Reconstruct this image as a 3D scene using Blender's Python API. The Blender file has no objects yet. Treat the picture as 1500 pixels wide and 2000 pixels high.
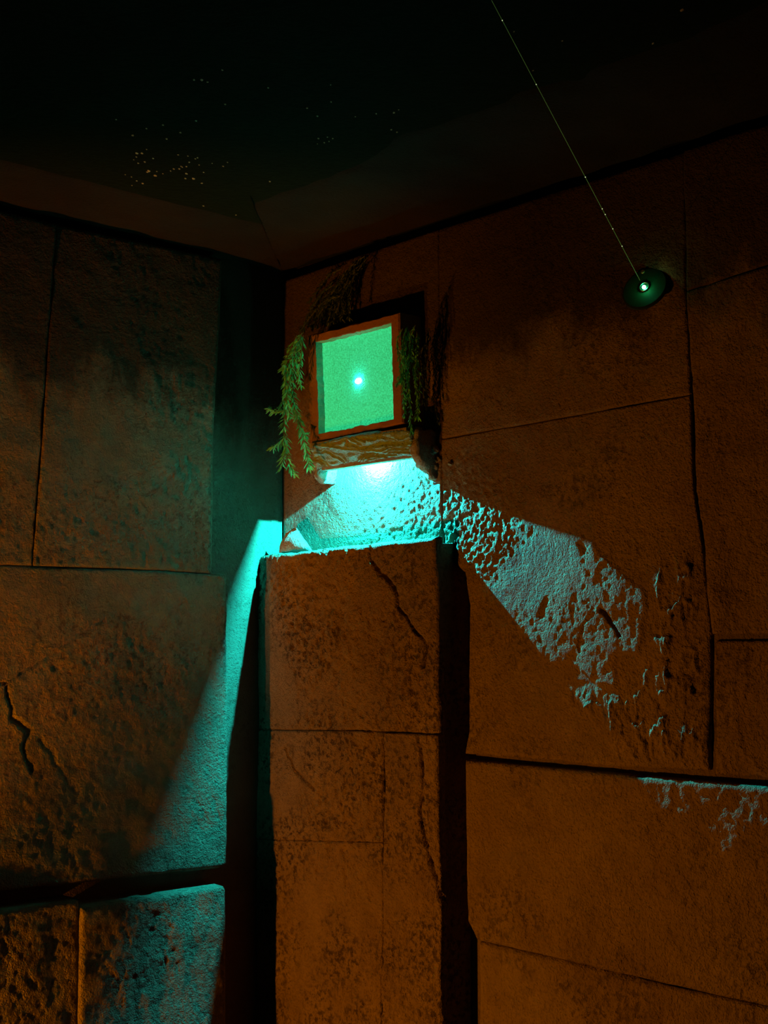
import bpy, bmesh, math, random
import numpy as np
from mathutils import Vector, Matrix

# ---------------------------------------------------------------- camera, world, lights, exposure
SC = bpy.context.scene
COL = SC.collection
FPX, CX, CY = 2725.0, 750.0, 1000.0
PITCH = math.atan(255.0 / FPX)
EYE = np.array([0.0, 0.0, 1.6])
cam_d = bpy.data.cameras.new('camera'); cam = bpy.data.objects.new('camera', cam_d); COL.objects.link(cam)
cam_d.sensor_fit = 'VERTICAL'; cam_d.sensor_height = 24.0; cam_d.sensor_width = 18.0
cam_d.lens = FPX / 2000.0 * 24.0
cam_d.clip_start = 0.02
cam.location = EYE; cam.rotation_euler = (math.pi / 2 + PITCH, 0, 0)
SC.camera = cam
SC.view_settings.view_transform = 'Standard'; SC.view_settings.look = 'None'
SC.view_settings.gamma = 1.0; SC.view_settings.use_curve_mapping = False
SC.view_settings.exposure = 0.0
SC.cycles.max_bounces = 5; SC.cycles.diffuse_bounces = 3; SC.cycles.glossy_bounces = 2; SC.cycles.caustics_reflective = False; SC.cycles.caustics_refractive = False
world = bpy.data.worlds.new('world'); SC.world = world; world.use_nodes = True
world.node_tree.nodes['Background'].inputs[0].default_value = (0.6, 0.8, 0.35, 1)
world.node_tree.nodes['Background'].inputs[1].default_value = 0.0012

# the room corner: right wall runs along UR, left wall along UL (they meet at 90 degrees)
def _ray(px, py):
    c = np.array([px - CX, CY - py, FPX])
    f = np.array([0, math.cos(PITCH), math.sin(PITCH)]); u = np.array([0, -math.sin(PITCH), math.cos(PITCH)])
    return c[0] * np.array([1.0, 0, 0]) + c[1] * u + c[2] * f
UR = np.array([0.6677, -0.7444, 0.0]); UR /= np.linalg.norm(UR)
UL = np.array([UR[1], -UR[0], 0.0])
ZZ = np.array([0, 0, 1.0])
_r = _ray(550, 1000); C0 = _r * (3.7 / _r[1]); C0[2] = 0.0
def W(a, b, z): return C0 + a * UR + b * UL + z * ZZ     # a: out of / along from the left wall, b: out of the right wall

class Frame:
    """plane with along-axis U, out-axis N, up-axis Z and origin O"""
    def __init__(s, O, U, N, Z=None):
        s.O, s.U, s.N = np.array(O, float), np.array(U, float), np.array(N, float); s.Z = ZZ if Z is None else np.array(Z, float)
    def w(s, u, h, z): return s.O + u * s.U + h * s.N + z * s.Z
    def px(s, p, h=0.0):                      # where the sight line of a photo point meets this wall at height h
        r = _ray(*p); o = s.O + h * s.N
        t = np.dot(o - EYE, s.N) / np.dot(r, s.N)
        q = EYE + t * r - s.O
        return float(np.dot(q, s.U)), float(np.dot(q, s.Z))
FR = Frame(C0, UR, UL)
FL = Frame(C0, UL, UR)
Z_CEIL = FR.px((570, 528))[1]

def light(name, kind, loc, energy, color, radius, target=None, size=None, blend=None):
    d = bpy.data.lights.new(name, kind); d.energy = energy; d.color = color; d.shadow_soft_size = radius
    if size: d.spot_size = math.radians(size); d.spot_blend = blend
    o = bpy.data.objects.new(name, d); COL.objects.link(o); o.location = loc
    if target is not None:
        o.rotation_euler = (Vector(target) - Vector(loc)).to_track_quat('-Z', 'Y').to_euler()
    return o
ORANGE = (1.0, 0.28, 0.0)
light('orange_floor_lamp', 'SPOT', W(0.14, 1.60, 0.62), 54, ORANGE, 0.015, W(0.80, 0.0, 1.10), 92, 0.85)
light('orange_left_wall_fill', 'SPOT', W(0.33, 1.7, 0.9), 74, (1.0, 0.25, 0.0), 0.025, W(0.06, 0.98, 1.66), 60, 1.0)  # unseen fill spot, added to brighten the left wall

# ---------------------------------------------------------------- numpy noise
_tab = {}
def vnoise(x, y, seed=0):
    if seed not in _tab: _tab[seed] = np.random.RandomState(seed).rand(256, 256).astype(np.float32) * 2 - 1
    T = _tab[seed]
    xi = np.floor(x).astype(np.int64); yi = np.floor(y).astype(np.int64)
    fx = x - xi; fy = y - yi
    fx = fx * fx * fx * (fx * (fx * 6 - 15) + 10); fy = fy * fy * fy * (fy * (fy * 6 - 15) + 10)
    x0, x1, y0, y1 = xi & 255, (xi + 1) & 255, yi & 255, (yi + 1) & 255
    return (T[x0, y0] * (1 - fx) + T[x1, y0] * fx) * (1 - fy) + (T[x0, y1] * (1 - fx) + T[x1, y1] * fx) * fy
def fbm(x, y, octv=4, seed=0, gain=0.5):
    s, a, f = 0, 1.0, 1.0
    for k in range(octv):
        s = s + a * vnoise(x * f + 17.3 * k, y * f + 5.1 * k, seed + k); a *= gain; f *= 2.03
    return s
def sstep(a, b, x):
    t = np.clip((x - a) / (b - a), 0, 1); return t * t * (3 - 2 * t)
def seg_dist(P, poly, closed=True):
    """distance of points P (N,2) to a polyline"""
    d = np.full(len(P), 1e9); n = len(poly)
    for i in range(n if closed else n - 1):
        A = np.array(poly[i]); B = np.array(poly[(i + 1) % n]); AB = B - A
        t = np.clip(((P - A) @ AB) / max(AB @ AB, 1e-12), 0, 1)
        d = np.minimum(d, np.linalg.norm(P - (A + t[:, None] * AB), axis=1))
    return d
def inside(P, poly):
    c = np.zeros(len(P), bool); n = len(poly); x, y = P[:, 0], P[:, 1]
    for i in range(n):
        x0, y0 = poly[i]; x1, y1 = poly[(i + 1) % n]
        if y0 == y1: continue
        m = ((y0 > y) != (y1 > y)) & (x < (x1 - x0) * (y - y0) / (y1 - y0) + x0)
        c ^= m
    return c
def sdist(P, poly):
    d = seg_dist(P, poly); return np.where(inside(P, poly), d, -d)

# ---------------------------------------------------------------- materials
class NT:
    def __init__(s, name):
        s.m = bpy.data.materials.new(name); s.m.use_nodes = True; s.t = s.m.node_tree
        s.b = s.t.nodes['Principled BSDF']
    def n(s, kind, **kw):
        o = s.t.nodes.new(kind)
        for k, v in kw.items():
            if k in o.inputs: o.inputs[k].default_value = v
            else: setattr(o, k, v)
        return o
    def l(s, a, b): s.t.links.new(a, b)
    def noise(s, co, scale, detail=4, rough=0.55):
        o = s.n('ShaderNodeTexNoise', Scale=scale, Detail=detail, Roughness=rough); s.l(co, o.inputs['Vector']); return o.outputs['Fac']
    def ramp(s, f, stops):
        o = s.n('ShaderNodeValToRGB'); e = o.color_ramp.elements
        while len(e) < len(stops): e.new(0.5)
        for i, (p, c) in enumerate(stops): e[i].position = p; e[i].color = (*c, 1) if len(c) == 3 else c
        s.l(f, o.inputs[0]); return o.outputs[0]
    def mix(s, f, a, b, mode='MIX'):
        o = s.n('ShaderNodeMix', data_type='RGBA', blend_type=mode)
        for v, i in ((f, 0), (a, 6), (b, 7)):
            if isinstance(v, (int, float)): o.inputs[i].default_value = v
            elif isinstance(v, tuple): o.inputs[i].default_value = (*v, 1)
            else: s.l(v, o.inputs[i])
        return o.outputs[2]
    def math(s, op, a, b=0.0, c=None):
        o = s.n('ShaderNodeMath', operation=op)
        for i, v in enumerate((a, b) if c is None else (a, b, c)):
            if isinstance(v, (int, float)): o.inputs[i].default_value = v
            else: s.l(v, o.inputs[i])
        return o.outputs[0]

def stone_mat(name, c0, c1, dark, bump=1.0, pit=0.5, head_dark=None, fine=1.0, cover=0.47):
    t = NT(name); co = t.n('ShaderNodeTexCoord').outputs['Object']
    big = t.noise(co, 3.2, 5, 0.6); mid = t.noise(co, 16, 4, 0.65); fin = t.noise(co, 120, 2, 0.6); vf = t.noise(co, 340, 1, 0.5)
    col = t.mix(t.ramp(big, [(0.35, (0, 0, 0)), (0.65, (1, 1, 1))]), c0, c1)
    # dirt collected in the worn pits: speckles that come in patches
    patch = t.ramp(t.noise(co, 5.5, 4, 0.6), [(cover, (0, 0, 0)), (cover + 0.15, (1, 1, 1))])
    speck = t.ramp(t.noise(co, 75, 4, 0.7), [(0.52, (0, 0, 0)), (0.62, (1, 1, 1))])
    f = t.math('MULTIPLY', t.math('MULTIPLY', patch, speck), pit)
    col = t.mix(f, col, dark)
    col = t.mix(t.ramp(mid, [(0.3, (0.0, 0, 0)), (0.75, (0.35,) * 3)]), col, dark)
    if head_dark:                                   # darker towards the head of the wall, with a ragged lower edge
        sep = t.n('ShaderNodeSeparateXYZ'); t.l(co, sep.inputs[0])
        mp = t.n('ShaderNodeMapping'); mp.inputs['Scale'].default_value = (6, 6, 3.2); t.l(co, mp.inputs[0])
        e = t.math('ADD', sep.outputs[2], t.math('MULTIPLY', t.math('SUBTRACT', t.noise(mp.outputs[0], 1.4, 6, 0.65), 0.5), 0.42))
        g = t.ramp(t.math('MULTIPLY', t.math('SUBTRACT', e, head_dark - 0.2), 2.5), [(0.36, (0, 0, 0)), (0.62, (0.86,) * 3)])
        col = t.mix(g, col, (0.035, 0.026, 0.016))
    t.l(col, t.b.inputs['Base Color']); t.b.inputs['Roughness'].default_value = 0.88
    t.b.inputs['Specular IOR Level'].default_value = 0.25
    hgt = t.math('ADD', t.math('MULTIPLY', fin, 0.9), t.math('MULTIPLY', vf, 0.45 * fine))
    hgt = t.math('ADD', hgt, t.math('MULTIPLY', mid, 0.8))
    pits = t.ramp(t.noise(co, 210, 2, 0.5), [(0.56, (0, 0, 0)), (0.68, (1, 1, 1))])
    hgt = t.math('SUBTRACT', hgt, t.math('MULTIPLY', f, 0.6))
    hgt = t.math('SUBTRACT', hgt, t.math('MULTIPLY', pits, 0.35 * fine))
    bp = t.n('ShaderNodeBump', Strength=1.0, Distance=0.0032 * bump); t.l(hgt, bp.inputs['Height']); t.l(bp.outputs[0], t.b.inputs['Normal'])
    return t.m
def plain(name, col, rough=0.6, spec=0.4, metal=0.0, bump=None):
    t = NT(name); co = t.n('ShaderNodeTexCoord').outputs['Object']
    n = t.noise(co, 40, 4, 0.6)
    t.l(t.mix(t.ramp(n, [(0.3, (0, 0, 0)), (0.75, (1, 1, 1))]), tuple(c * 0.75 for c in col), tuple(min(1, c * 1.15) for c in col)), t.b.inputs['Base Color'])
    t.b.inputs['Roughness'].default_value = rough; t.b.inputs['Specular IOR Level'].default_value = spec; t.b.inputs['Metallic'].default_value = metal
    if bump:
        bp = t.n('ShaderNodeBump', Strength=1.0, Distance=bump[1]); t.l(t.noise(co, bump[0], 4, 0.6), bp.inputs['Height']); t.l(bp.outputs[0], t.b.inputs['Normal'])
    return t.m
def glow(name, col, strength, base=(0.5, 0.5, 0.5)):
    t = NT(name); t.b.inputs['Base Color'].default_value = (*base, 1)
    t.b.inputs['Emission Color'].default_value = (*col, 1); t.b.inputs['Emission Strength'].default_value = strength
    t.b.inputs['Roughness'].default_value = 0.5
    return t.m
TAN0, TAN1, DARK = (0.30, 0.235, 0.17), (0.225, 0.165, 0.115), (0.06, 0.042, 0.026)
M = {}
M['stone_r'] = stone_mat('tan faux stone plaster, right wall', TAN0, TAN1, DARK, 1.35, 0.6, head_dark=2.27)
M['stone_l'] = stone_mat('tan faux stone plaster, left wall', (0.27, 0.225, 0.165), (0.20, 0.16, 0.11), DARK, 1.8, 0.6, head_dark=2.22, cover=0.43)
M['stone_p'] = stone_mat('tan faux stone plaster, pillar', (0.30, 0.225, 0.16), (0.23, 0.165, 0.115), DARK, 1.8, 0.85, cover=0.40)
M['stone_d'] = stone_mat('grey brown rough stone', (0.40, 0.37, 0.33), (0.28, 0.25, 0.21), (0.08, 0.06, 0.045), 1.3, 0.6)
M['frame'] = stone_mat('red brown painted plaster', (0.36, 0.20, 0.13), (0.28, 0.15, 0.09), (0.12, 0.06, 0.03), 0.45, 0.3)
M['slate'] = stone_mat('slate tinted with cyan light', (0.30, 0.48, 0.52), (0.20, 0.34, 0.38), (0.07, 0.08, 0.08), 1.3, 0.6)  # cyan lamp light on the ledge is put into this base colour
M['reveal'] = stone_mat('rough plaster tinted with green panel light', (0.28, 0.52, 0.38), (0.20, 0.40, 0.28), (0.06, 0.1, 0.07), 0.8, 0.4)  # green light from the panel is painted into the plaster
M['backing'] = stone_mat('brown mortar', (0.20, 0.155, 0.115), (0.15, 0.115, 0.08), DARK, 0.9, 0.4, head_dark=2.15)
M['ceiling'] = plain('black green ceiling paint', (0.010, 0.016, 0.005), 0.9, 0.1, bump=(60, 0.003))
M['border'] = stone_mat('dark brown ceiling plaster', (0.030, 0.023, 0.010), (0.018, 0.014, 0.006), (0.008, 0.006, 0.003), 0.8, 0.5)
M['floor'] = plain('dark floor', (0.05, 0.04, 0.03), 0.9, 0.2)
M['fleck'] = plain('pale yellow paint flecks', (0.75, 0.70, 0.42), 0.6, 0.4)
M['leaf'] = plain('dull green leaves', (0.17, 0.78, 0.32), 0.5, 0.4)  # base green raised to carry the laser dot's light
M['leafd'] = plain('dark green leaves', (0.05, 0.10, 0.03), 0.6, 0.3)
M['stem'] = plain('brown green stem', (0.12, 0.14, 0.05), 0.7, 0.3)
M['plate'] = plain('black lacquered plate', (0.012, 0.035, 0.014), 0.75, 0.3, bump=(300, 0.0004))  # black with the diode's green glow tinted in
M['metal'] = plain('brushed metal', (0.6, 0.6, 0.58), 0.35, 0.5, 1.0)
M['brass'] = plain('brass screw', (0.65, 0.42, 0.2), 0.4, 0.5, 0.6)
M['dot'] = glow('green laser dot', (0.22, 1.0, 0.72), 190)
M['laser'] = glow('green laser diode', (0.04, 1.0, 0.32), 42)
M['beam'] = glow('thin green laser beam in haze', (0.12, 0.24, 0.035), 0.30, (0, 0, 0))
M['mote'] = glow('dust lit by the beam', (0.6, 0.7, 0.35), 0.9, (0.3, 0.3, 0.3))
M['lens'] = glow('cyan lamp lens', (0.03, 0.9, 1.0), 30)
def panel_mat():
    t = NT('glowing green receiver panel'); co = t.n('ShaderNodeTexCoord').outputs['Object']
    n1 = t.noise(co, 240, 3, 0.7); n2 = t.noise(co, 9, 3, 0.5)
    c = t.mix(t.ramp(n1, [(0.36, (0, 0, 0)), (0.64, (1, 1, 1))]), (0.012, 0.36, 0.125), (0.035, 0.74, 0.28))
    c = t.mix(t.ramp(n2, [(0.4, (0, 0, 0)), (0.7, (0.25,) * 3)]), c, (0.02, 0.46, 0.17))
    t.l(c, t.b.inputs['Emission Color']); t.b.inputs['Emission Strength'].default_value = 0.9
    t.b.inputs['Base Color'].default_value = (0.04, 0.85, 0.85, 1); t.b.inputs['Roughness'].default_value = 0.8
    bp = t.n('ShaderNodeBump', Strength=1.0, Distance=0.001); t.l(n1, bp.inputs['Height']); t.l(bp.outputs[0], t.b.inputs['Normal'])
    return t.m
M['panel'] = panel_mat()

# ---------------------------------------------------------------- object helpers
def props(o, label=None, cat=None, group=None, kind=None):
    for k, v in (('label', label), ('category', cat), ('group', group), ('kind', kind)):
        if v: o[k] = v
    return o
def link(name, me, mat, parent=None, smooth=False):
    o = bpy.data.objects.new(name, me); COL.objects.link(o); me.materials.append(mat)
    if smooth: me.polygons.foreach_set('use_smooth', [True] * len(me.polygons))
    if parent is not None:
        o.parent = parent; o.matrix_parent_inverse = parent.matrix_world.inverted()
    return o
def empty(name, loc):
    o = bpy.data.objects.new(name, None); o.location = loc; COL.objects.link(o); o.empty_display_size = 0.05
    o.matrix_world = Matrix.Translation(Vector(loc)); return o
def mesh_np(name, V, F):
    me = bpy.data.meshes.new(name); V = np.asarray(V, np.float32); F = np.asarray(F, np.int32); k = F.shape[1]
    me.vertices.add(len(V)); me.vertices.foreach_set('co', V.ravel())
    me.loops.add(F.size); me.loops.foreach_set('vertex_index', F.ravel())
    me.polygons.add(len(F)); me.polygons.foreach_set('loop_start', np.arange(0, F.size, k, dtype=np.int32))
    me.update(calc_edges=True); return me
def mesh_py(name, V, F):
    me = bpy.data.meshes.new(name); me.from_pydata([tuple(map(float, v)) for v in V], [], F); me.update(); return me
def solid(name, V, F, mat, parent=None, smooth=False, bevel=0.0):
    bm = bmesh.new(); vs = [bm.verts.new(tuple(map(float, v))) for v in V]
    for f in F: bm.faces.new([vs[i] for i in f])
    bmesh.ops.recalc_face_normals(bm, faces=bm.faces)
    if bevel: bmesh.ops.bevel(bm, geom=list(bm.edges), offset=bevel, segments=2, profile=0.6, affect='EDGES')
    me = bpy.data.meshes.new(name); bm.to_mesh(me); bm.free()
    return link(name, me, mat, parent, smooth)
BOXF = [(0, 1, 2, 3), (4, 7, 6, 5), (0, 4, 5, 1), (1, 5, 6, 2), (2, 6, 7, 3), (3, 7, 4, 0)]
def fbox(name, F, u0, u1, h0, h1, z0, z1, mat, parent=None, bevel=0.0):
    V = [F.w(u, h, z) for h in (h0, h1) for u, z in ((u0, z0), (u1, z0), (u1, z1), (u0, z1))]
    return solid(name, V, BOXF, mat, parent, bevel=bevel)
def rough_solid(name, V, F, mat, parent, cuts, amp, seed, scale=40.0):
    """a convex stone: subdivided, then pushed in and out by noise"""
    bm = bmesh.new(); vs = [bm.verts.new(tuple(map(float, v))) for v in V]
    for f in F: bm.faces.new([vs[i] for i in f])
    bmesh.ops.recalc_face_normals(bm, faces=bm.faces)
    bmesh.ops.bevel(bm, geom=list(bm.edges), offset=amp * 1.2, segments=1, profile=0.6, affect='EDGES')
    bmesh.ops.triangulate(bm, faces=bm.faces)
    for _ in range(cuts): bmesh.ops.subdivide_edges(bm, edges=[e for e in bm.edges if e.calc_length() > amp * 1.2], cuts=1)
    bmesh.ops.triangulate(bm, faces=bm.faces)
    bm.normal_update(); P = np.array([v.co for v in bm.verts]); N = np.array([v.normal for v in bm.verts])
    d = fbm(P[:, 0] * scale + P[:, 1] * scale * 0.7, P[:, 2] * scale + P[:, 1] * scale * 0.4, 4, seed)
    for v, p, n, k in zip(bm.verts, P, N, d): v.co = Vector(p + n * k * amp)
    me = bpy.data.meshes.new(name); bm.to_mesh(me); bm.free()
    return link(name, me, mat, parent, True)

# ---------------------------------------------------------------- heightfield stone blocks
def block(F, poly_px, H, depth, res, mat, parent, seed, gap=0.0, bevel=0.004, amp=1.0, rough=0.4, feats=None, wob=0.002, name='stone_block', deep=(), dbevel=0.012, dgap=0.004, shallow=0.004, pit=1.0):
    """one stone: a finely displaced face with its own rim; edges listed in deep fall back to the wall, the others meet their neighbour in a hairline joint"""
    poly = [F.px(p, H) for p in poly_px]
    if deep == 'all': deep = range(len(poly))
    A = np.array(poly); u0, z0 = A.min(0) - 2 * res; u1, z1 = A.max(0) + 2 * res
    nu = int((u1 - u0) / res) + 2; nz = int((z1 - z0) / res) + 2
    U, Z = np.meshgrid(u0 + np.arange(nu) * res, z0 + np.arange(nz) * res, indexing='ij')
    U = U.ravel(); Z = Z.ravel(); P = np.stack([U, Z], 1); n = len(poly)
    dd = np.full(len(P), 1e9); ds = np.full(len(P), 1e9)
    for e in range(n):
        d_ = seg_dist(P, [poly[e], poly[(e + 1) % n]], False)
        if e in deep: dd = np.minimum(dd, d_)
        else: ds = np.minimum(ds, d_)
    isd = dd <= ds; ins = inside(P, poly)
    wb = (0.5 + 0.5 * fbm(U * 28, Z * 28, 4, seed + 50)) * (0.4 + 0.6 * sstep(-0.2, 0.5, fbm(U * 5, Z * 5, 2, seed + 60)))
    sdd = np.where(ins, dd, np.where(isd, -dd, 1e9)) - dgap * 0.5 - wob * wb
    sds = np.where(ins, ds, np.where(isd, 1e9, -ds)) - gap * 0.5
    sd = np.minimum(sdd, sds)
    h = H + amp * (0.0045 * fbm(U * 3.1, Z * 3.1, 3, seed) + 0.0014 * fbm(U * 22, Z * 22, 3, seed + 7))
    pm = sstep(0.0, 0.7, fbm(U * 4.3 + 3, Z * 3.3, 3, seed + 11) + rough - 0.3)
    g = fbm(U * 85, Z * 70, 3, seed + 13)
    h += pm * 0.0019 * np.minimum(g + 0.25, 0.35) * amp * pit
    if feats is not None: h += feats(F, P, U, Z, H)
    t = np.clip(sdd / dbevel, 0, 1); h -= dbevel * (1 - np.sqrt(np.clip(1 - (1 - t) ** 2, 0, 1)))
    if shallow:
        bv = bevel * (1 + 0.8 * vnoise(U * 15, Z * 15, seed + 70)); t = np.clip(sds / bv, 0, 1); h -= shallow * (1 - t) ** 2
    out = sd <= 0
    h = np.where(out & (sdd <= sds), H - depth, np.where(out, h - shallow * 0.5, h))
    keep = sd > -1.45 * res
    # pull the outermost ring of points in to the stone's own outline
    S2 = np.where(np.abs(sd) < 1e6, sd, -1.0).reshape(nu, nz); gu, gz = np.gradient(S2, res); gl = np.sqrt(gu ** 2 + gz ** 2) + 1e-6
    mv = np.where(out & keep, np.clip(sd, -1.45 * res, 0), 0)
    PU_ = U - mv * np.clip((gu / gl).ravel(), -1, 1); PZ_ = Z - mv * np.clip((gz / gl).ravel(), -1, 1)
    idx = np.full(nu * nz, -1); idx[keep] = np.arange(keep.sum())
    V = F.O + PU_[keep, None] * F.U + h[keep, None] * F.N + PZ_[keep, None] * F.Z
    I = np.arange(nu * nz).reshape(nu, nz)
    Q = np.stack([I[:-1, :-1], I[1:, :-1], I[1:, 1:], I[:-1, 1:]], -1).reshape(-1, 4)
    Q = Q[(sd[Q] > 0).any(1)]; Q = idx[Q]; Q = Q[(Q >= 0).all(1)]
    if np.dot(np.cross(F.U, F.Z), F.N) < 0: Q = Q[:, ::-1]
    used = np.zeros(len(V), bool); used[Q.ravel()] = True; rem = np.cumsum(used) - 1
    me = mesh_np(name, V[used], rem[Q])
    return link(name, me, mat, parent, True)
def crack(pl, w=0.006, d=0.008):
    def f(F, P, U, Z, H):
        q = [F.px(p, H) for p in pl]
        P2 = P + np.stack([fbm(U * 40, Z * 40, 3, 91), fbm(U * 40, Z * 40, 3, 95)], 1) * 0.004
        ds = seg_dist(P2, q, False)
        ww = w * (0.75 + 0.5 * vnoise(U * 30, Z * 30, 97))
        return -d * np.clip(1 - ds / ww, 0, 1)
    return f
def nick(p, q, w=0.012, d=0.012): return crack([p, q], w, d)
def multi(*fs): return lambda *a: sum(f(*a) for f in fs)

# ---------------------------------------------------------------- the setting
floor = props(fbox('floor', Frame((0, 0, 0), (1, 0, 0), (0, -1, 0)), -4, 4, -4.6, 3.0, -0.1, 0.0, M['floor']), kind='structure')
wall_right = props(fbox('wall_right', FR, -0.12, 2.6, -0.18, -0.045, 0.0, Z_CEIL + 0.12, M['backing']), kind='structure')
wall_left = props(fbox('wall_left', FL, -0.18, 2.4, -0.14, 0.0, 0.0, Z_CEIL + 0.12, M['backing']), kind='structure')
cv = [W(-0.15, -0.15, Z_CEIL + 0.02), W(4.2, -0.15, Z_CEIL + 0.02), W(4.2, 4.2, Z_CEIL + 0.02), W(-0.15, 4.2, Z_CEIL + 0.02)]
ceiling = props(solid('ceiling', [tuple(v) for v in cv] + [tuple(v + 0.1 * ZZ) for v in cv], BOXF, M['ceiling']), kind='structure')
def border(name, F, u0, u1, w, seed, miter, gapw):
    """dark plaster band round the edge of the ceiling, sagging a little and ragged along its inner edge"""
    n, m = 150, 36; V = []
    for i in range(n + 1):
        u = u0 + (u1 - u0) * i / n
        ww = w * (1 + 0.08 * float(fbm(np.array([u * 3.0]), np.array([seed * 1.7]), 4, seed)[0]))
        for j in range(m + 1):
            h = gapw + (ww - gapw) * j / m
            if miter and u < h: uu = h
            else: uu = u
            z = Z_CEIL + 0.002 + 0.016 * (j / m) ** 2 + 0.004 * float(vnoise(np.array([uu * 14]), np.array([h * 14]), seed)[0])
            if j == m: z = Z_CEIL + 0.0205
            V.append(F.w(uu, h, z))
    Fc = [(i * (m + 1) + j, (i + 1) * (m + 1) + j, (i + 1) * (m + 1) + j + 1, i * (m + 1) + j + 1) for i in range(n) for j in range(m)]
    o = link(name, mesh_py(name, V, Fc), M['border'], None, True)
    return props(o, kind='structure')
border('trim_1', FR, 0.0, 2.3, 0.40, 3, True, 0.012)
border('trim_2', FL, 0.0, 2.1, 0.26, 5, True, 0.0)

# right wall: courses of big blocks
def trowel(F, P, U, Z, H):
    """smooth trowelled patch that swells out of the wall, broken off along its far edge"""
    pg = [F.px(p, H) for p in [(930, 985), (1000, 1010), (1075, 1035), (1160, 1062), (1233, 1127), (1270, 1160), (1267, 1213), (1257, 1277), (1212, 1280), (1208, 1340), (1170, 1335), (1127, 1300), (1067, 1285), (960, 1180), (925, 1090)]]
    uu0 = F.px((925, 1100), H)[0]
    s = sdist(P + 0.006 * np.stack([fbm(U * 18, Z * 18, 3, 71), fbm(U * 18, Z * 18, 3, 73)], 1), pg)
    r = np.clip(U - uu0, 0, 0.6)
    return 0.25 * sstep(-0.006, 0.006, s) * r * 0.030 + 0.75 * sstep(-0.16, 0.02, s) * r * 0.030 + 0.005 * np.clip(U - uu0 - 0.1, 0, 1)
def popcorn(F, P, U, Z, H):
    """coarse stippled plaster near the lamp"""
    c = np.array(F.px((905, 1010), H)); d = np.linalg.norm((P - c) * np.array([1.0, 1.0]), axis=1)
    m = 1 - sstep(0.10, 0.24, d + 0.03 * fbm(U * 12, Z * 12, 3, 81))
    return m * 0.0018 * np.clip(fbm(U * 110, Z * 100, 3, 83), -0.7, 0.6)
def ridges(F, P, U, Z, H):
    """broken skin of plaster between the patch and the joint: upright ridges and flakes"""
    pg = [F.px(p, H) for p in [(1278, 1085), (1370, 1080), (1388, 1500), (1230, 1495), (1085, 1345), (1212, 1348), (1275, 1280)]]
    m = sstep(-0.01, 0.03, sdist(P, pg))
    r = 1 - np.abs(fbm(U * 26, Z * 11, 4, 85)); fl = sstep(0.15, 0.3, fbm(U * 17, Z * 12, 4, 87))
    return m * (0.0048 * sstep(0.72, 0.98, r) + 0.0034 * fl + 0.0025 * sstep(0.1, 0.5, fbm(U * 60, Z * 45, 3, 89)))
def lens_bulge(pc, ru, rz, a):
    def f(F, P, U, Z, H):
        c = F.px(pc, H); return a * np.exp(-((U - c[0]) / ru) ** 2 - ((Z - c[1]) / rz) ** 2)
    return f
fbox('mortar_bed', FR, FR.px((925, 1300))[0], 2.5, -0.046, -0.007, 0.3, Z_CEIL - 0.2, M['backing'], wall_right)
RB = dict(mat=M['stone_r'], parent=wall_right)
block(FR, [(551, 545), (856, 443), (859, 700), (864, 1050), (866, 1200), (551, 1200)], 0.0, 0.05, 0.003, seed=1, rough=1.0, amp=0.35, deep=(0,), feats=multi(
    lambda F, P, U, Z, H: 0.0011 * sstep(0.2, 0.45, U) * np.clip(fbm(U * 110, Z * 100, 2, 33), -0.6, 0.3)), **RB)
block(FR, [(856, 443), (1335, 288), (1338, 565), (1350, 771), (945, 843), (860, 858), (859, 700)], 0.0, 0.05, 0.004, seed=2, deep=(0,), feats=multi(nick((1010, 940), (1014, 950))), **RB)
block(FR, [(1335, 288), (1700, 171), (1700, 455), (1338, 569)], 0.0, 0.05, 0.004, seed=3, deep=(0,), shallow=0.006, bevel=0.006, **RB)
block(FR, [(1338, 569), (1700, 455), (1700, 1240), (1395, 1240), (1390, 1242), (1376, 1085), (1356, 950), (1350, 771)], 0.0, 0.05, 0.004, seed=4, shallow=0.004, bevel=0.006, deep=(2, 3), dbevel=0.007, wob=0.003, dgap=0.0, feats=lens_bulge((1397, 1170), 0.03, 0.11, 0.010), **RB)
block(FR, [(860, 858), (945, 843), (1350, 771), (1356, 950), (1376, 1085), (1390, 1242), (1388, 1507), (1230, 1501), (906, 1474), (913, 1430), (915, 1180), (905, 1120), (867, 1085), (864, 1040)], 0.0, 0.05, 0.0025, seed=5, amp=0.45, rough=0.9, wob=0.004, deep=(5, 6, 7, 8, 9, 10, 11, 12), dbevel=0.010, shallow=0.004, dgap=0.0,
      feats=multi(trowel, popcorn, ridges, crack([(1180, 1190), (1196, 1204), (1206, 1224), (1216, 1242)], 0.0055, 0.012), nick((1072, 1170), (1058, 1200), 0.012, 0.004), nick((1140, 1062), (1150, 1075), 0.010, 0.004),
                  crack([(1135, 1270), (1145, 1215), (1160, 1205)], 0.005, 0.005), lens_bulge((1330, 1440), 0.07, 0.04, 0.008)), **RB)
block(FR, [(1393, 1247), (1700, 1250), (1700, 1538), (1394, 1515)], 0.0, 0.05, 0.004, seed=6, deep=(0, 2, 3), dbevel=0.006, dgap=0.002, wob=0.004, feats=lambda F, P, U, Z, H: 0.003 * sstep(0.75, 0.97, 1 - np.abs(fbm(U * 20, Z * 9, 4, 88))), **RB)
block(FR, [(907, 1480), (1230, 1510), (1390, 1524), (1700, 1546), (1700, 2012), (1300, 1925), (1100, 1875), (927, 1836), (909, 1800)], 0.016, 0.07, 0.004, seed=7, deep=(0, 1, 2, 7, 8), shallow=0.006, bevel=0.008, **RB)
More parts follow.
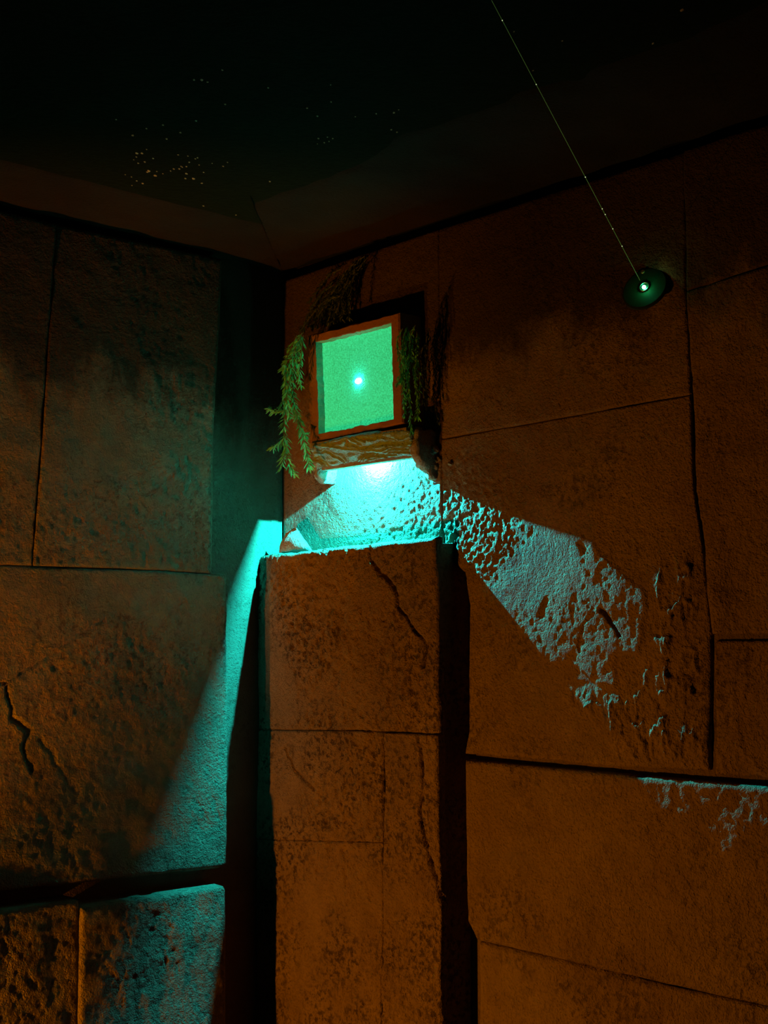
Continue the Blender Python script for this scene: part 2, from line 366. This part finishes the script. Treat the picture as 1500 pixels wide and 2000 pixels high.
block(FR, [(931, 1838), (1100, 1875), (1300, 1925), (1700, 2012), (1750, 2400), (935, 2400)], 0.018, 0.07, 0.005, seed=8, deep=(5,), shallow=0.006, bevel=0.008, feats=multi(nick((1140, 1985), (1160, 1978), 0.008, 0.01), nick((955, 1955), (975, 1945), 0.008, 0.01)), **RB)

# left wall
LB = dict(mat=M['stone_l'], parent=wall_left)
block(FL, [(-200, 362), (112, 431), (88, 780), (64, 1104.9), (0, 1103), (-200, 1097)], 0.061, 0.066, 0.004, seed=21, deep=(0,), **LB)
block(FL, [(112, 431), (440, 503), (425, 800), (418, 1119.4), (240, 1110), (64, 1104.9), (88, 780)], 0.061, 0.066, 0.004, seed=22, rough=0.8, pit=1.1, deep=(0, 1, 2), dbevel=0.014, shallow=0.0015, bevel=0.005, **LB)
block(FL, [(-200, 1097), (0, 1103), (240, 1110), (448, 1121), (450, 1400), (449, 1692), (430, 1699), (0, 1745), (-200, 1768)], 0.061, 0.066, 0.004, seed=23, rough=0.7, pit=1.15, deep=(3, 4, 5, 6, 7), shallow=0.005, bevel=0.006, feats=multi(
    crack([(0, 1336), (30, 1328), (130, 1258), (205, 1210)], 0.007, 0.006), crack([(12, 1340), (25, 1400), (60, 1428), (48, 1470), (62, 1505)], 0.009, 0.009), crack([(80, 1440), (150, 1550)], 0.01, 0.004)), **LB)
block(FL, [(157, 1772), (440, 1727), (446, 1737), (447, 2300), (150, 2300)], 0.088, 0.10, 0.004, seed=24, deep=(0, 1, 2, 4), rough=0.3, amp=1.3, feats=crack([(305, 1790), (285, 1850), (262, 1900), (268, 2000), (240, 2100)], 0.02, 0.004), **LB)
block(FL, [(-200, 1803), (0, 1775), (155, 1754), (150, 2300), (-300, 2300)], 0.076, 0.082, 0.004, seed=25, deep=(0, 1), rough=1.0, amp=1.2, pit=0.6, **LB)

# ---------------------------------------------------------------- pillar in the corner
pb = FL.px((503, 1400), 0.0)[0]
pr = FR.px((856, 1400), 0.055)
P0 = W(0.0, pb, 0.0); P1 = W(pr[0], 0.055, 0.0)
PU = (P1 - P0) / np.linalg.norm(P1 - P0); PN = np.array([PU[1], -PU[0], 0.0])
if np.dot(PN, UL) < 0: PN = -PN
FP = Frame(P0, PU, PN)
PW = float(np.linalg.norm(P1 - P0))
pillar = props(empty('stone_pillar', W(0.3, 0.0, 0.0)), 'square faux stone pillar filling the corner below the glowing box', 'pillar')
z_pt = FP.px((700, 1063))[1]
c = 0.012
c = 0.016
V = [FP.w(0.001, -c, 0), FP.w(PW - 0.012, -c, 0), W(pr[0] + 0.002, -0.044, 0), W(0.001, -0.044, 0)]
zt = [FP.px((505, 1086))[1], FP.px((853, 1052))[1]]
V2 = [V[0] + (z_pt - 0.012) * ZZ, V[1] + (z_pt - 0.010) * ZZ, V[2] + (z_pt - 0.006) * ZZ, V[3] + (z_pt - 0.010) * ZZ]
solid('core', V + V2, BOXF, M['stone_p'], pillar, bevel=0.003)
PB = dict(mat=M['stone_p'], parent=pillar, pit=2.3)
block(FP, [(500, 1086), (530, 1080), (560, 1078), (700, 1062), (853, 1047), (857, 1434), (700, 1427), (498, 1426)], 0.0, 0.02, 0.003, seed=41, rough=0.9, wob=0.003, deep=(0, 1, 2, 3, 4, 7), dgap=0.0, dbevel=0.012, shallow=0.005, feats=multi(
    crack([(718, 1065), (722, 1095), (745, 1120), (772, 1150), (776, 1185), (800, 1215), (835, 1262), (826, 1300)], 0.007, 0.014), crack([(808, 1340), (800, 1420)], 0.004, 0.005), crack([(640, 1390), (645, 1420)], 0.004, 0.005)), **PB)
block(FP, [(498, 1426), (700, 1427), (750, 1430), (747, 1646), (496, 1640)], 0.0, 0.02, 0.003, seed=42, rough=0.8, deep=(4,), dgap=0.0, dbevel=0.004, shallow=0.004, feats=multi(
    crack([(553, 1460), (575, 1510), (612, 1546)], 0.007, 0.012)), **PB)
block(FP, [(496, 1640), (747, 1646), (744, 2300), (486, 2300)], 0.0, 0.02, 0.003, seed=43, rough=0.8, deep=(3,), dgap=0.0, dbevel=0.004, shallow=0.003, feats=crack([(505, 1945), (640, 1935)], 0.004, 0.003), **PB)
block(FP, [(750, 1430), (857, 1434), (863, 2300), (744, 2300), (747, 1646)], 0.0, 0.02, 0.003, seed=44, rough=0.7, deep=(1,), dgap=0.0, dbevel=0.008, wob=0.001, shallow=0.010, bevel=0.005, feats=crack([(820, 1440), (826, 1500), (823, 1600), (830, 1640), (858, 1760)], 0.008, 0.018), **PB)

# ---------------------------------------------------------------- box with the glowing laser receiver
BF = 0.074
def fr_px(p, h): u, z = FR.px(p, h); return np.array([u, z])
box = props(empty('laser_receiver_box', FR.w(*(lambda q: (q[0], 0.0, q[1]))(FR.px((700, 870), 0.0)))),
            'stone box with brown frame, glowing green panel and cyan lamp below, above the pillar', 'light box')
def contour(corners, n, jit, seed):
    rs = np.random.RandomState(seed); out = []
    for i in range(4):
        A, B = corners[i], corners[(i + 1) % 4]; L = np.linalg.norm(B - A); T = (B - A) / L; N = np.array([-T[1], T[0]])
        for k in range(n):
            t = k / n; w = math.sin(math.pi * t) ** 0.3 if k else 0
            out.append(A + (B - A) * t + N * w * jit * float(fbm(np.array([t * 14 + i * 9.1]), np.array([seed * 1.3]), 4, seed)[0]))
    return out
oc = [fr_px(p, BF) for p in [(600, 656), (779, 610), (787, 826), (605, 869)]]
ic = [fr_px(p, BF) for p in [(616, 668), (764, 631), (768, 819), (622, 848)]]
NS = 40
OC = contour(oc, NS, 0.0012, 3); IC = contour(ic, NS, 0.0022, 4)
def ring(contour_, h): return [FR.w(p[0], h, p[1]) for p in contour_]
def inset(con, d):
    c = sum(con) / len(con); return [p + (c - p) / max(np.linalg.norm(c - p), 1e-6) * d for p in con]
def ring_strip(name, rows, mat):
    n = len(rows[0]); V = [v for r in rows for v in r]
    Fc = [(k * n + i, k * n + (i + 1) % n, (k + 1) * n + (i + 1) % n, (k + 1) * n + i) for k in range(len(rows) - 1) for i in range(n)]
    return solid(name, V, Fc, mat, box)
ring_strip('frame', [ring(OC, -0.004), ring(OC, BF - 0.004), ring(inset(OC, 0.004), BF), ring(inset(IC, -0.002), BF), ring(IC, BF - 0.001)], M['frame'])
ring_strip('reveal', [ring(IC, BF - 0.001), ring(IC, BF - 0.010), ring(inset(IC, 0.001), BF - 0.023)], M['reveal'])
pc = [fr_px(p, BF) for p in [(608, 660), (772, 624), (776, 828), (614, 858)]]
solid('panel', [FR.w(p[0], h, p[1]) for h in (BF - 0.030, BF - 0.0215) for p in pc], BOXF, M['panel'], box)
# laser dot: a small bright dome on the panel
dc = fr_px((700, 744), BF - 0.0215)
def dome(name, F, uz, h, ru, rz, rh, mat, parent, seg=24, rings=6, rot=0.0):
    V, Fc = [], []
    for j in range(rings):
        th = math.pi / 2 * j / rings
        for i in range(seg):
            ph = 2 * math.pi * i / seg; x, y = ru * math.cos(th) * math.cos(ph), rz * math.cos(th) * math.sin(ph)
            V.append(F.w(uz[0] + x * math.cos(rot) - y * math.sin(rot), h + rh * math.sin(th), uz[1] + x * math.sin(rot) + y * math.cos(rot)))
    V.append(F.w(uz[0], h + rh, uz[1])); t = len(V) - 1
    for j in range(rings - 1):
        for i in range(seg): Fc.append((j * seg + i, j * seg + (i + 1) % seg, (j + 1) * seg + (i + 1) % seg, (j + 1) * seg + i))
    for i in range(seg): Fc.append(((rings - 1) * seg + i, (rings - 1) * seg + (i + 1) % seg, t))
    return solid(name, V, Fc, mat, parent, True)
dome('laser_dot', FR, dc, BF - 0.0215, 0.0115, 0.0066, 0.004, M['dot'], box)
# rough slate ledge along the foot of the box
def slate(F, P, U, Z, H):
    q = Z * 95 + 3.2 * fbm(U * 9, Z * 16, 3, 201) + U * 12
    saw = q - np.floor(q); lay = np.floor(q)
    st = vnoise(lay * 7.3 + 0.5, U * 11, 205) * 0.0055 + 0.0045 * saw
    return st + 0.002 * fbm(U * 45, Z * 60, 3, 207)
SH = 0.068
zs_top = FR.px((700, 858), SH)[1]; zs_bot = FR.px((707, 906), SH)[1]
uL = FR.px((612, 900), SH)[0]; uR = FR.px((802, 880), SH)[0]
SL = 0.6; SN = math.hypot(1, SL)
FS = Frame(FR.w(0, 0.050, zs_bot - 0.004), UR, (UL - SL * ZZ) / SN, (ZZ + SL * UL) / SN)    # its face leans out towards the top
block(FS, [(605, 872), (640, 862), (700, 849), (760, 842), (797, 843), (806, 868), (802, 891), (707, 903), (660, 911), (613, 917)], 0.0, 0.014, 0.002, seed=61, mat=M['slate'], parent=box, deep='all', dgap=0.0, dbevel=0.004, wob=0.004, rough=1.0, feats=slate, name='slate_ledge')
# solid core of the ledge and the plate that closes the lamp recess
fbox('ledge_core', FR, uL + 0.004, uR - 0.002, 0.0282, 0.048, zs_bot + 0.002, zs_top + 0.012, M['stone_d'], box)
fbox('recess_plate', FR, uL + 0.002, uR, -0.004, 0.082, zs_bot + 0.055, zs_bot + 0.068, M['stone_d'], box)
def bracket(u0, u1, tip_px, seed, front, reach):
    ft = zs_top + 0.004; tz = FR.px(tip_px, 0.004)[1]
    prof = [(SH - 0.004, zs_bot + front), (SH - 0.004, ft), (-0.006, ft), (-0.006, tz), (reach, tz)]
    k = len(prof); V = [FR.w(u, h, z) for u in (u0, u1) for h, z in prof]
    Fc = [tuple(range(k)), tuple(range(2 * k - 1, k - 1, -1))] + [(i, (i + 1) % k, k + (i + 1) % k, k + i) for i in range(k)]
    return rough_solid('bracket_stone', V, Fc, M['stone_d'], box, 4, 0.0035, seed)
bracket(uL - 0.012, uL + 0.012, (640, 948), 301, -0.016, 0.034)
bracket(uR - 0.008, uR + 0.018, (836, 938), 302, 0.003, 0.010)
# cyan lamp in the recess
lc = FR.px((728, 899), 0.018); LZ = zs_bot + 0.030
def disc_solid(name, c, ax, r, t, mat, parent, seg=32):
    ax = np.array(ax, float); ax /= np.linalg.norm(ax); e1 = np.cross(ax, [0.3, 0.2, 0.9]); e1 /= np.linalg.norm(e1); e2 = np.cross(ax, e1)
    V = [c + ax * h + rr * r * (math.cos(2 * math.pi * i / seg) * e1 + math.sin(2 * math.pi * i / seg) * e2) for h, rr in ((0, 1.0), (t * 0.75, 1.0), (t, 0.93)) for i in range(seg)]
    Fc = [tuple(range(seg))[::-1], tuple(range(2 * seg, 3 * seg))] + [(k * seg + i, k * seg + (i + 1) % seg, (k + 1) * seg + (i + 1) % seg, (k + 1) * seg + i) for k in (0, 1) for i in range(seg)]
    return solid(name, V, Fc, mat, parent)
lamp = disc_solid('lamp', FR.w(lc[0], 0.025, zs_bot + 0.056), -ZZ, 0.022, 0.014, M['metal'], box)
disc_solid('lens', FR.w(lc[0], 0.025, zs_bot + 0.0425), -ZZ, 0.014, 0.003, M['lens'], lamp)
light('cyan_lamp_light', 'POINT', FR.w(lc[0], 0.018, LZ), 106.0, (0.012, 0.95, 1.0), 0.0028)
# rubble plastered against the right-hand bracket
rs = random.Random(5)
def rock(p, h, r, parent, seed, mat=M['stone_d'], name='rubble_stone', sq=(1.0, 0.6, 0.6)):
    bm = bmesh.new(); bmesh.ops.create_icosphere(bm, subdivisions=3, radius=1.0)
    q = FR.px(p, h); cw = FR.w(q[0], h, q[1]); P = np.array([v.co for v in bm.verts])
    d = fbm(P[:, 0] * 1.3 + P[:, 2] + seed, P[:, 1] * 1.3 - P[:, 2] * 0.7, 4, seed) * 0.32
    for v, k in zip(bm.verts, d):
        x = np.array(v.co) * (1 + k) * r; w = cw + x[0] * sq[0] * UR + x[1] * sq[1] * UL + x[2] * sq[2] * ZZ; v.co = Vector(w)
    me = bpy.data.meshes.new(name); bm.to_mesh(me); bm.free(); return link(name, me, mat, parent, True)
for i, (p, h, r) in enumerate([((818, 868), 0.030, 0.026), ((838, 880), 0.012, 0.024), ((824, 905), 0.018, 0.020), ((842, 915), 0.006, 0.016), ((850, 897), 0.002, 0.014), ((880, 905), 0.0, 0.008), ((812, 848), 0.045, 0.018)]):
    rock(p, h, r, box, 400 + i)

# shard of stone lying on the pillar's top in the corner
zt = z_pt - 0.006
s = [FR.px(p, 0.035) for p in [(548, 1066), (622, 1056), (578, 1008), (556, 1012)]]
V = [FR.w(s[0][0] + 0.015, 0.004, zt), FR.w(s[1][0] - 0.05, 0.012, zt), FR.w(s[1][0] - 0.02, 0.040, zt), FR.w(s[0][0] + 0.016, 0.058, zt), FR.w(s[2][0] + 0.010, 0.044, s[2][1] - 0.024), FR.w(s[3][0] + 0.012, 0.046, s[3][1] - 0.038)]
shard = rough_solid('stone_shard', V, [(0, 1, 2, 3), (0, 5, 4, 1), (1, 4, 2), (2, 4, 5, 3), (3, 5, 0)], M['stone_d'], None, 3, 0.0025, 77)
props(shard, 'small pointed stone shard lying on top of the pillar against the left wall', 'stone')

# ---------------------------------------------------------------- trailing plants
def sprig(parent, pts, rad, leaf_len, per_m, mat, seed, spread=1.0, lw=0.22):
    r = random.Random(seed); P = [np.array(p) for p in pts]
    # smooth the path
    path = []
    for i in range(len(P) - 1):
        p0, p1, p2, p3 = P[max(i - 1, 0)], P[i], P[i + 1], P[min(i + 2, len(P) - 1)]
        for k in range(8):
            t = k / 8; path.append(0.5 * (2 * p1 + (p2 - p0) * t + (2 * p0 - 5 * p1 + 4 * p2 - p3) * t * t + (3 * p1 - p0 - 3 * p2 + p3) * t ** 3))
    path.append(P[-1]); V, Fc = [], []
    for i, p in enumerate(path):
        T = path[min(i + 1, len(path) - 1)] - path[max(i - 1, 0)]; T /= np.linalg.norm(T) + 1e-9
        e1 = np.cross(T, [0.31, 0.9, 0.1]); e1 /= np.linalg.norm(e1); e2 = np.cross(T, e1); rr = rad * (1 - 0.6 * i / len(path))
        for k in range(5): V.append(p + rr * (math.cos(k * 1.2566) * e1 + math.sin(k * 1.2566) * e2))
    for i in range(len(path) - 1):
        for k in range(5): Fc.append((i * 5 + k, i * 5 + (k + 1) % 5, (i + 1) * 5 + (k + 1) % 5, (i + 1) * 5 + k))
    st = link('sprig', mesh_py('sprig', V, Fc), M['stem'], parent, True)
    V, Fc = [], []
    for i in range(len(path) - 1):
        a, b = path[i], path[i + 1]; L = np.linalg.norm(b - a); T = (b - a) / (L + 1e-9)
        m = L * per_m; m = int(m) + (r.random() < m - int(m))
        if i == len(path) - 2: m += 5
        for _ in range(m):
            base = a + (b - a) * r.random(); ph = r.random() * 6.283
            e1 = np.cross(T, [0.31, 0.9, 0.1]); e1 /= np.linalg.norm(e1); e2 = np.cross(T, e1)
            side = math.cos(ph) * e1 + math.sin(ph) * e2
            D = T * r.uniform(0.45, 1.1) + side * spread * r.uniform(0.6, 1.0); D /= np.linalg.norm(D)
            nn = np.cross(D, np.cross(T, D)); nn /= np.linalg.norm(nn) + 1e-9; wv = np.cross(D, nn)
            l = leaf_len * r.uniform(0.65, 1.2); w = l * lw * 0.5; k0 = len(V); cu = -ZZ * l * 0.12
            V += [base, base + D * l * 0.45 + wv * w + nn * w * 0.4, base + D * l * 0.45 - wv * w + nn * w * 0.4, base + D * l * 0.5 - nn * w * 0.2,
                  base + D * l * 0.8 + wv * w * 0.8 + cu, base + D * l * 0.8 - wv * w * 0.8 + cu, base + D * l + cu * 1.5]
            Fc += [(k0, k0 + 1, k0 + 3), (k0, k0 + 3, k0 + 2), (k0 + 1, k0 + 4, k0 + 3), (k0 + 2, k0 + 3, k0 + 5), (k0 + 3, k0 + 4, k0 + 6), (k0 + 3, k0 + 6, k0 + 5)]
    lv = link('leaves', mesh_py('leaves', V, Fc), mat, st)
    props(lv, kind='stuff')
def fp(p, h): u, z = FR.px(p, h); return FR.w(u, h, z)
left_pl = props(empty('trailing_plant', fp((575, 650), 0.05)), 'narrow leaved sprigs hanging down left of the glowing box, lit green and cyan', 'plant', 'artificial greenery round the box')
for i, (pp, h) in enumerate([
    ([(590, 650), (574, 690), (566, 740), (558, 800), (554, 850), (560, 890), (573, 925)], 0.095),
    ([(592, 655), (588, 690), (584, 730), (586, 752)], 0.085),
    ([(588, 660), (574, 725), (572, 785), (586, 830), (596, 868), (603, 908)], 0.08),
    ([(580, 660), (564, 720), (556, 770), (548, 800)], 0.09),
    ([(580, 655), (560, 700), (558, 745), (560, 775), (566, 815)], 0.10),
    ([(562, 780), (556, 800), (545, 804), (530, 800)], 0.095),
    ([(557, 850), (552, 862), (543, 866), (534, 874)], 0.095),
    ([(572, 700), (562, 705), (555, 720)], 0.10),
    ([(560, 850), (558, 880), (552, 900), (550, 915)], 0.09),
    ([(570, 760), (578, 800), (590, 840), (596, 850)], 0.075)]):
    sprig(left_pl, [fp(p, h + 0.030 + 0.008 * math.sin(i + k)) for k, p in enumerate(pp)], 0.0013, 0.019, 430, M['leaf'], 500 + i)
right_pl = props(empty('trailing_plant', fp((800, 650), 0.05)), 'sparse sprigs hanging down the right side of the glowing box', 'plant', 'artificial greenery round the box')
rr = random.Random(9)
for i in range(15):
    x = 780 + i * 4.9 + rr.uniform(-4, 4); h = max(0.014, 0.140 - (x - 776) * 0.0020); y0 = 640 + rr.uniform(-8, 22) + (x - 790) * 0.15; y1 = y0 + rr.uniform(90, 210)
    pts = [(x + rr.uniform(-4, 4) + (4 if k == 0 else 0), y0 + (y1 - y0) * k / 4) for k in range(5)]
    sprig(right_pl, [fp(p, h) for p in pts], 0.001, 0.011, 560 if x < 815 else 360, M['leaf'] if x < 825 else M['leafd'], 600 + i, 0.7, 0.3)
top_pl = props(empty('trailing_plant', fp((650, 640), 0.02)), 'dark bushy greenery draped on top of the box below the ceiling', 'plant', 'artificial greenery round the box')
for i in range(30):
    t = rr.random(); x0 = 715 - 60 * t + rr.uniform(-14, 8); y0 = 492 + 70 * t + rr.uniform(-4, 20)
    x1 = x0 - rr.uniform(5, 75); y1 = min(y0 + rr.uniform(60, 150), 656 - (x1 - 600) * 0.257 - 16); x1 = max(x1, 592)
    h = rr.uniform(0.012, 0.075)
    pts = [(x0 + (x1 - x0) * k / 3 + rr.uniform(-5, 5), y0 + (y1 - y0) * k / 3 - 12 * math.sin(math.pi * k / 3)) for k in range(4)]
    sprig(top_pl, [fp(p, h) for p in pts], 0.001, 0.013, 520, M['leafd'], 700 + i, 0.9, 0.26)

# ---------------------------------------------------------------- laser emitter on the right wall, its beam, and flecks on the ceiling
eu, ez = FR.px((1259, 562), 0.017)
EC = FR.w(eu, 0.017, ez)
vd = _ray(1259, 562); dist = np.dot(EC - EYE, [0, math.cos(PITCH), math.sin(PITCH)]); vd /= np.linalg.norm(vd)
upv = np.array([0, -math.sin(PITCH), math.cos(PITCH)]); rtv = np.array([1.0, 0, 0])
EN = -vd * 0.73 + 0.68 * (-0.60 * rtv + 0.80 * upv); EN /= np.linalg.norm(EN)
ER = 47.5 / FPX * dist
em = props(empty('laser_emitter', EC), 'round black plate with a bright green laser diode on the right wall', 'laser')
e1 = np.cross(EN, upv); e1 /= np.linalg.norm(e1); e2 = np.cross(EN, e1)
plate = disc_solid('plate', EC - EN * 0.006, EN, ER, 0.006, M['plate'], em, 64)
disc_solid('mounting_neck', EC - EN * 0.045, EN, ER * 0.3, 0.040, M['plate'], em, 32)
def on_plate(px):
    r = _ray(*px); t = np.dot(EC - EYE, EN) / np.dot(r, EN); return EYE + t * r
def torus(name, c, n_, R, r, mat, parent, a0=0.0, a1=2 * math.pi, seg=40, m=10):
    f1 = np.cross(n_, upv); f1 /= np.linalg.norm(f1); f2 = np.cross(f1, n_); V, Fc = [], []
    for i in range(seg):
        a = a0 + (a1 - a0) * i / seg; d = math.cos(a) * f1 + math.sin(a) * f2
        for j in range(m):
            b = 2 * math.pi * j / m; V.append(c + d * (R + r * math.cos(b)) + n_ * r * math.sin(b))
    for i in range(seg):
        for j in range(m): Fc.append((i * m + j, i * m + (j + 1) % m, ((i + 1) % seg) * m + (j + 1) % m, ((i + 1) % seg) * m + j))
    return solid(name, V, Fc, mat, parent, True)
rc = on_plate((1259, 561))
torus('aperture_ring', rc + EN * 0.002, EN, 0.0098, 0.0016, M['metal'], em)
disc_solid('aperture', rc - EN * 0.001, EN, 0.0088, 0.0015, M['plate'], em)
FE = Frame(rc - rc[2] * ZZ, e1, EN)
bm = bmesh.new(); bmesh.ops.create_uvsphere(bm, u_segments=20, v_segments=12, radius=0.0042)
me = bpy.data.meshes.new('diode'); bm.to_mesh(me); bm.free()
dp = on_plate((1261, 565)) + EN * 0.008
me.transform(Matrix.Translation(Vector(dp))); link('diode', me, M['laser'], em, True)
sp = on_plate((1256, 531)); scr = disc_solid('screw', sp, EN, 0.0042, 0.002, M['brass'], em, 20)
q = np.cross(EN, e1 * 0.8 + e2 * 0.6)
V = [sp + EN * h + e1 * 0.0 + (x * (e1 * 0.8 + e2 * 0.6) + y * q) for h in (0.0019, 0.0024) for x, y in ((-0.0036, -0.0005), (0.0036, -0.0005), (0.0036, 0.0005), (-0.0036, 0.0005))]
solid('slot', V, BOXF, M['plate'], scr)
b0 = on_plate((1251, 549)) + EN * 0.003
r1 = _ray(945, -28); b1 = EYE + r1 * (1.80 / r1[1])
def tube(name, A, B, r, mat, parent=None, m=8):
    T = (B - A) / np.linalg.norm(B - A); f1 = np.cross(T, [0.2, 0.9, 0.3]); f1 /= np.linalg.norm(f1); f2 = np.cross(T, f1)
    V = [X + r * (math.cos(2 * math.pi * k / m) * f1 + math.sin(2 * math.pi * k / m) * f2) for X, r in ((A, r), (B, r * 0.4)) for k in range(m)]
    Fc = [(k, (k + 1) % m, m + (k + 1) % m, m + k) for k in range(m)] + [tuple(range(m))[::-1], tuple(range(m, 2 * m))]
    return solid(name, V, Fc, mat, parent)
beam = props(empty('laser_beam', b0), 'thin green laser beam rising from the round emitter plate towards the ceiling', 'laser beam')
tube('ray', b0, b1, 0.00055, M['beam'], beam)
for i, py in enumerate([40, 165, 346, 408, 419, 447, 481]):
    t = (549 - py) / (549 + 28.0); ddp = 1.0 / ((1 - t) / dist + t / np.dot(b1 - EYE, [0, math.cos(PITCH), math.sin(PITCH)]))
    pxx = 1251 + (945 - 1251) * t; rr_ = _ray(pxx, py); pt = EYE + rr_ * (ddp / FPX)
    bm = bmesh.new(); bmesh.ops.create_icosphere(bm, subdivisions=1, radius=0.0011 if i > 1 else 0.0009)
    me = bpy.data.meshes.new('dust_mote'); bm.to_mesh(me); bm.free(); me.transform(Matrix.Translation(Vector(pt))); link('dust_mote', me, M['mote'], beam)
FC1 = [(312, 452, 2), (419, 399, 1.5), (545, 372, 1.6), (575, 480, 1.6), (680, 430, 1.6), (800, 340, 1.6), (345, 590, 2), (383, 590, 1.8), (420, 560, 1.2), (340, 618, 1.4), (354, 666, 1.4), (405, 657, 1.6), (470, 630, 1.4), (320, 640, 1), (437, 727, 2.6), (425, 735, 1.6), (485, 762, 2.4), (498, 730, 1.2), (545, 747, 1.2), (303, 772, 1.2), (343, 803, 1.4), (390, 822, 1.8), (307, 838, 1), (605, 726, 1.2), (628, 710, 1.7), (672, 711, 1.6), (684, 690, 1.2), (694, 697, 1.2), (727, 693, 1.4), (748, 659, 1.5), (737, 611, 1.4), (662, 602, 1.4), (795, 633, 1.4), (813, 625, 1.4), (825, 680, 1.2), (727, 748, 2), (718, 785, 1.6), (780, 785, 2.4), (845, 821, 1.7), (860, 737, 1.2), (1010, 690, 1.4), (1043, 660, 1.2), (925, 668, 1), (845, 25, 2.2), (890, 42, 1.6), (785, 25, 1.8), (1357, 85, 1.4), (1025, 213, 1.6), (185, 330, 1.2), (255, 755, 1), (616, 994, 1.4), (540, 994, 1.4), (858, 996, 1.5), (935, 1070, 1.1), (1109, 1066, 1.2), (1449, 1028, 1.4), (1485, 1022, 1.3), (1370, 808, 1.6), (380, 965, 1.2)]
FC2 = [(150, 343, 1.6), (325, 297, 1.5), (225, 401, 1.6), (322, 172, 1.2), (502, 405, 1.1), (656, 384, 1.3), (785, 376, 1.7), (820, 355, 1.1), (766, 501, 1.5), (807, 518, 1.5), (877, 685, 1.1), (232, 565, 1.4), (297, 555, 1.3), (337, 565, 1.3), (275, 595, 1.3), (310, 586, 1.3), (225, 605, 1), (630, 760, 1.1), (260, 878, 1.6), (640, 891, 1.4), (272, 1033, 2.4), (75, 1063, 1.2), (500, 1070, 1.2), (195, 945, 1.1)]
FK = [(180 + x / 3.947, 150 + y / 3.947, r) for x, y, r in FC1] + [(560 + x / 3.75, 120 + y / 3.75, r) for x, y, r in FC2] + [(1332, 20, 2.6), (1275, 85, 1.8), (1098, 80, 1.4), (1004, 62, 1.3), (434, 137, 1.6), (1041, 138, 1.4)]
V, Fc = [], []
rk = random.Random(3)
for x, y, r in FK:
    ry = _ray(x, y); zz = Z_CEIL + 0.0195; t = (zz - EYE[2]) / ry[2]; c_ = EYE + t * ry; R = r * 1.25 * t
    k0 = len(V)
    for i in range(8):
        a = i * math.pi / 4; rad = R * rk.uniform(0.75, 1.25); V.append(c_ + np.array([rad * math.cos(a), 2.0 * rad * math.sin(a), 0.0]))
    V.append(c_ - np.array([0, 0, 0.5 * R]))
    for i in range(8): Fc.append((k0 + i, k0 + 8, k0 + (i + 1) % 8))
props(link('paint_flecks', mesh_py('paint_flecks', V, Fc), M['fleck']), 'scattered pale yellow paint flecks on the black ceiling', 'paint flecks', kind='stuff')
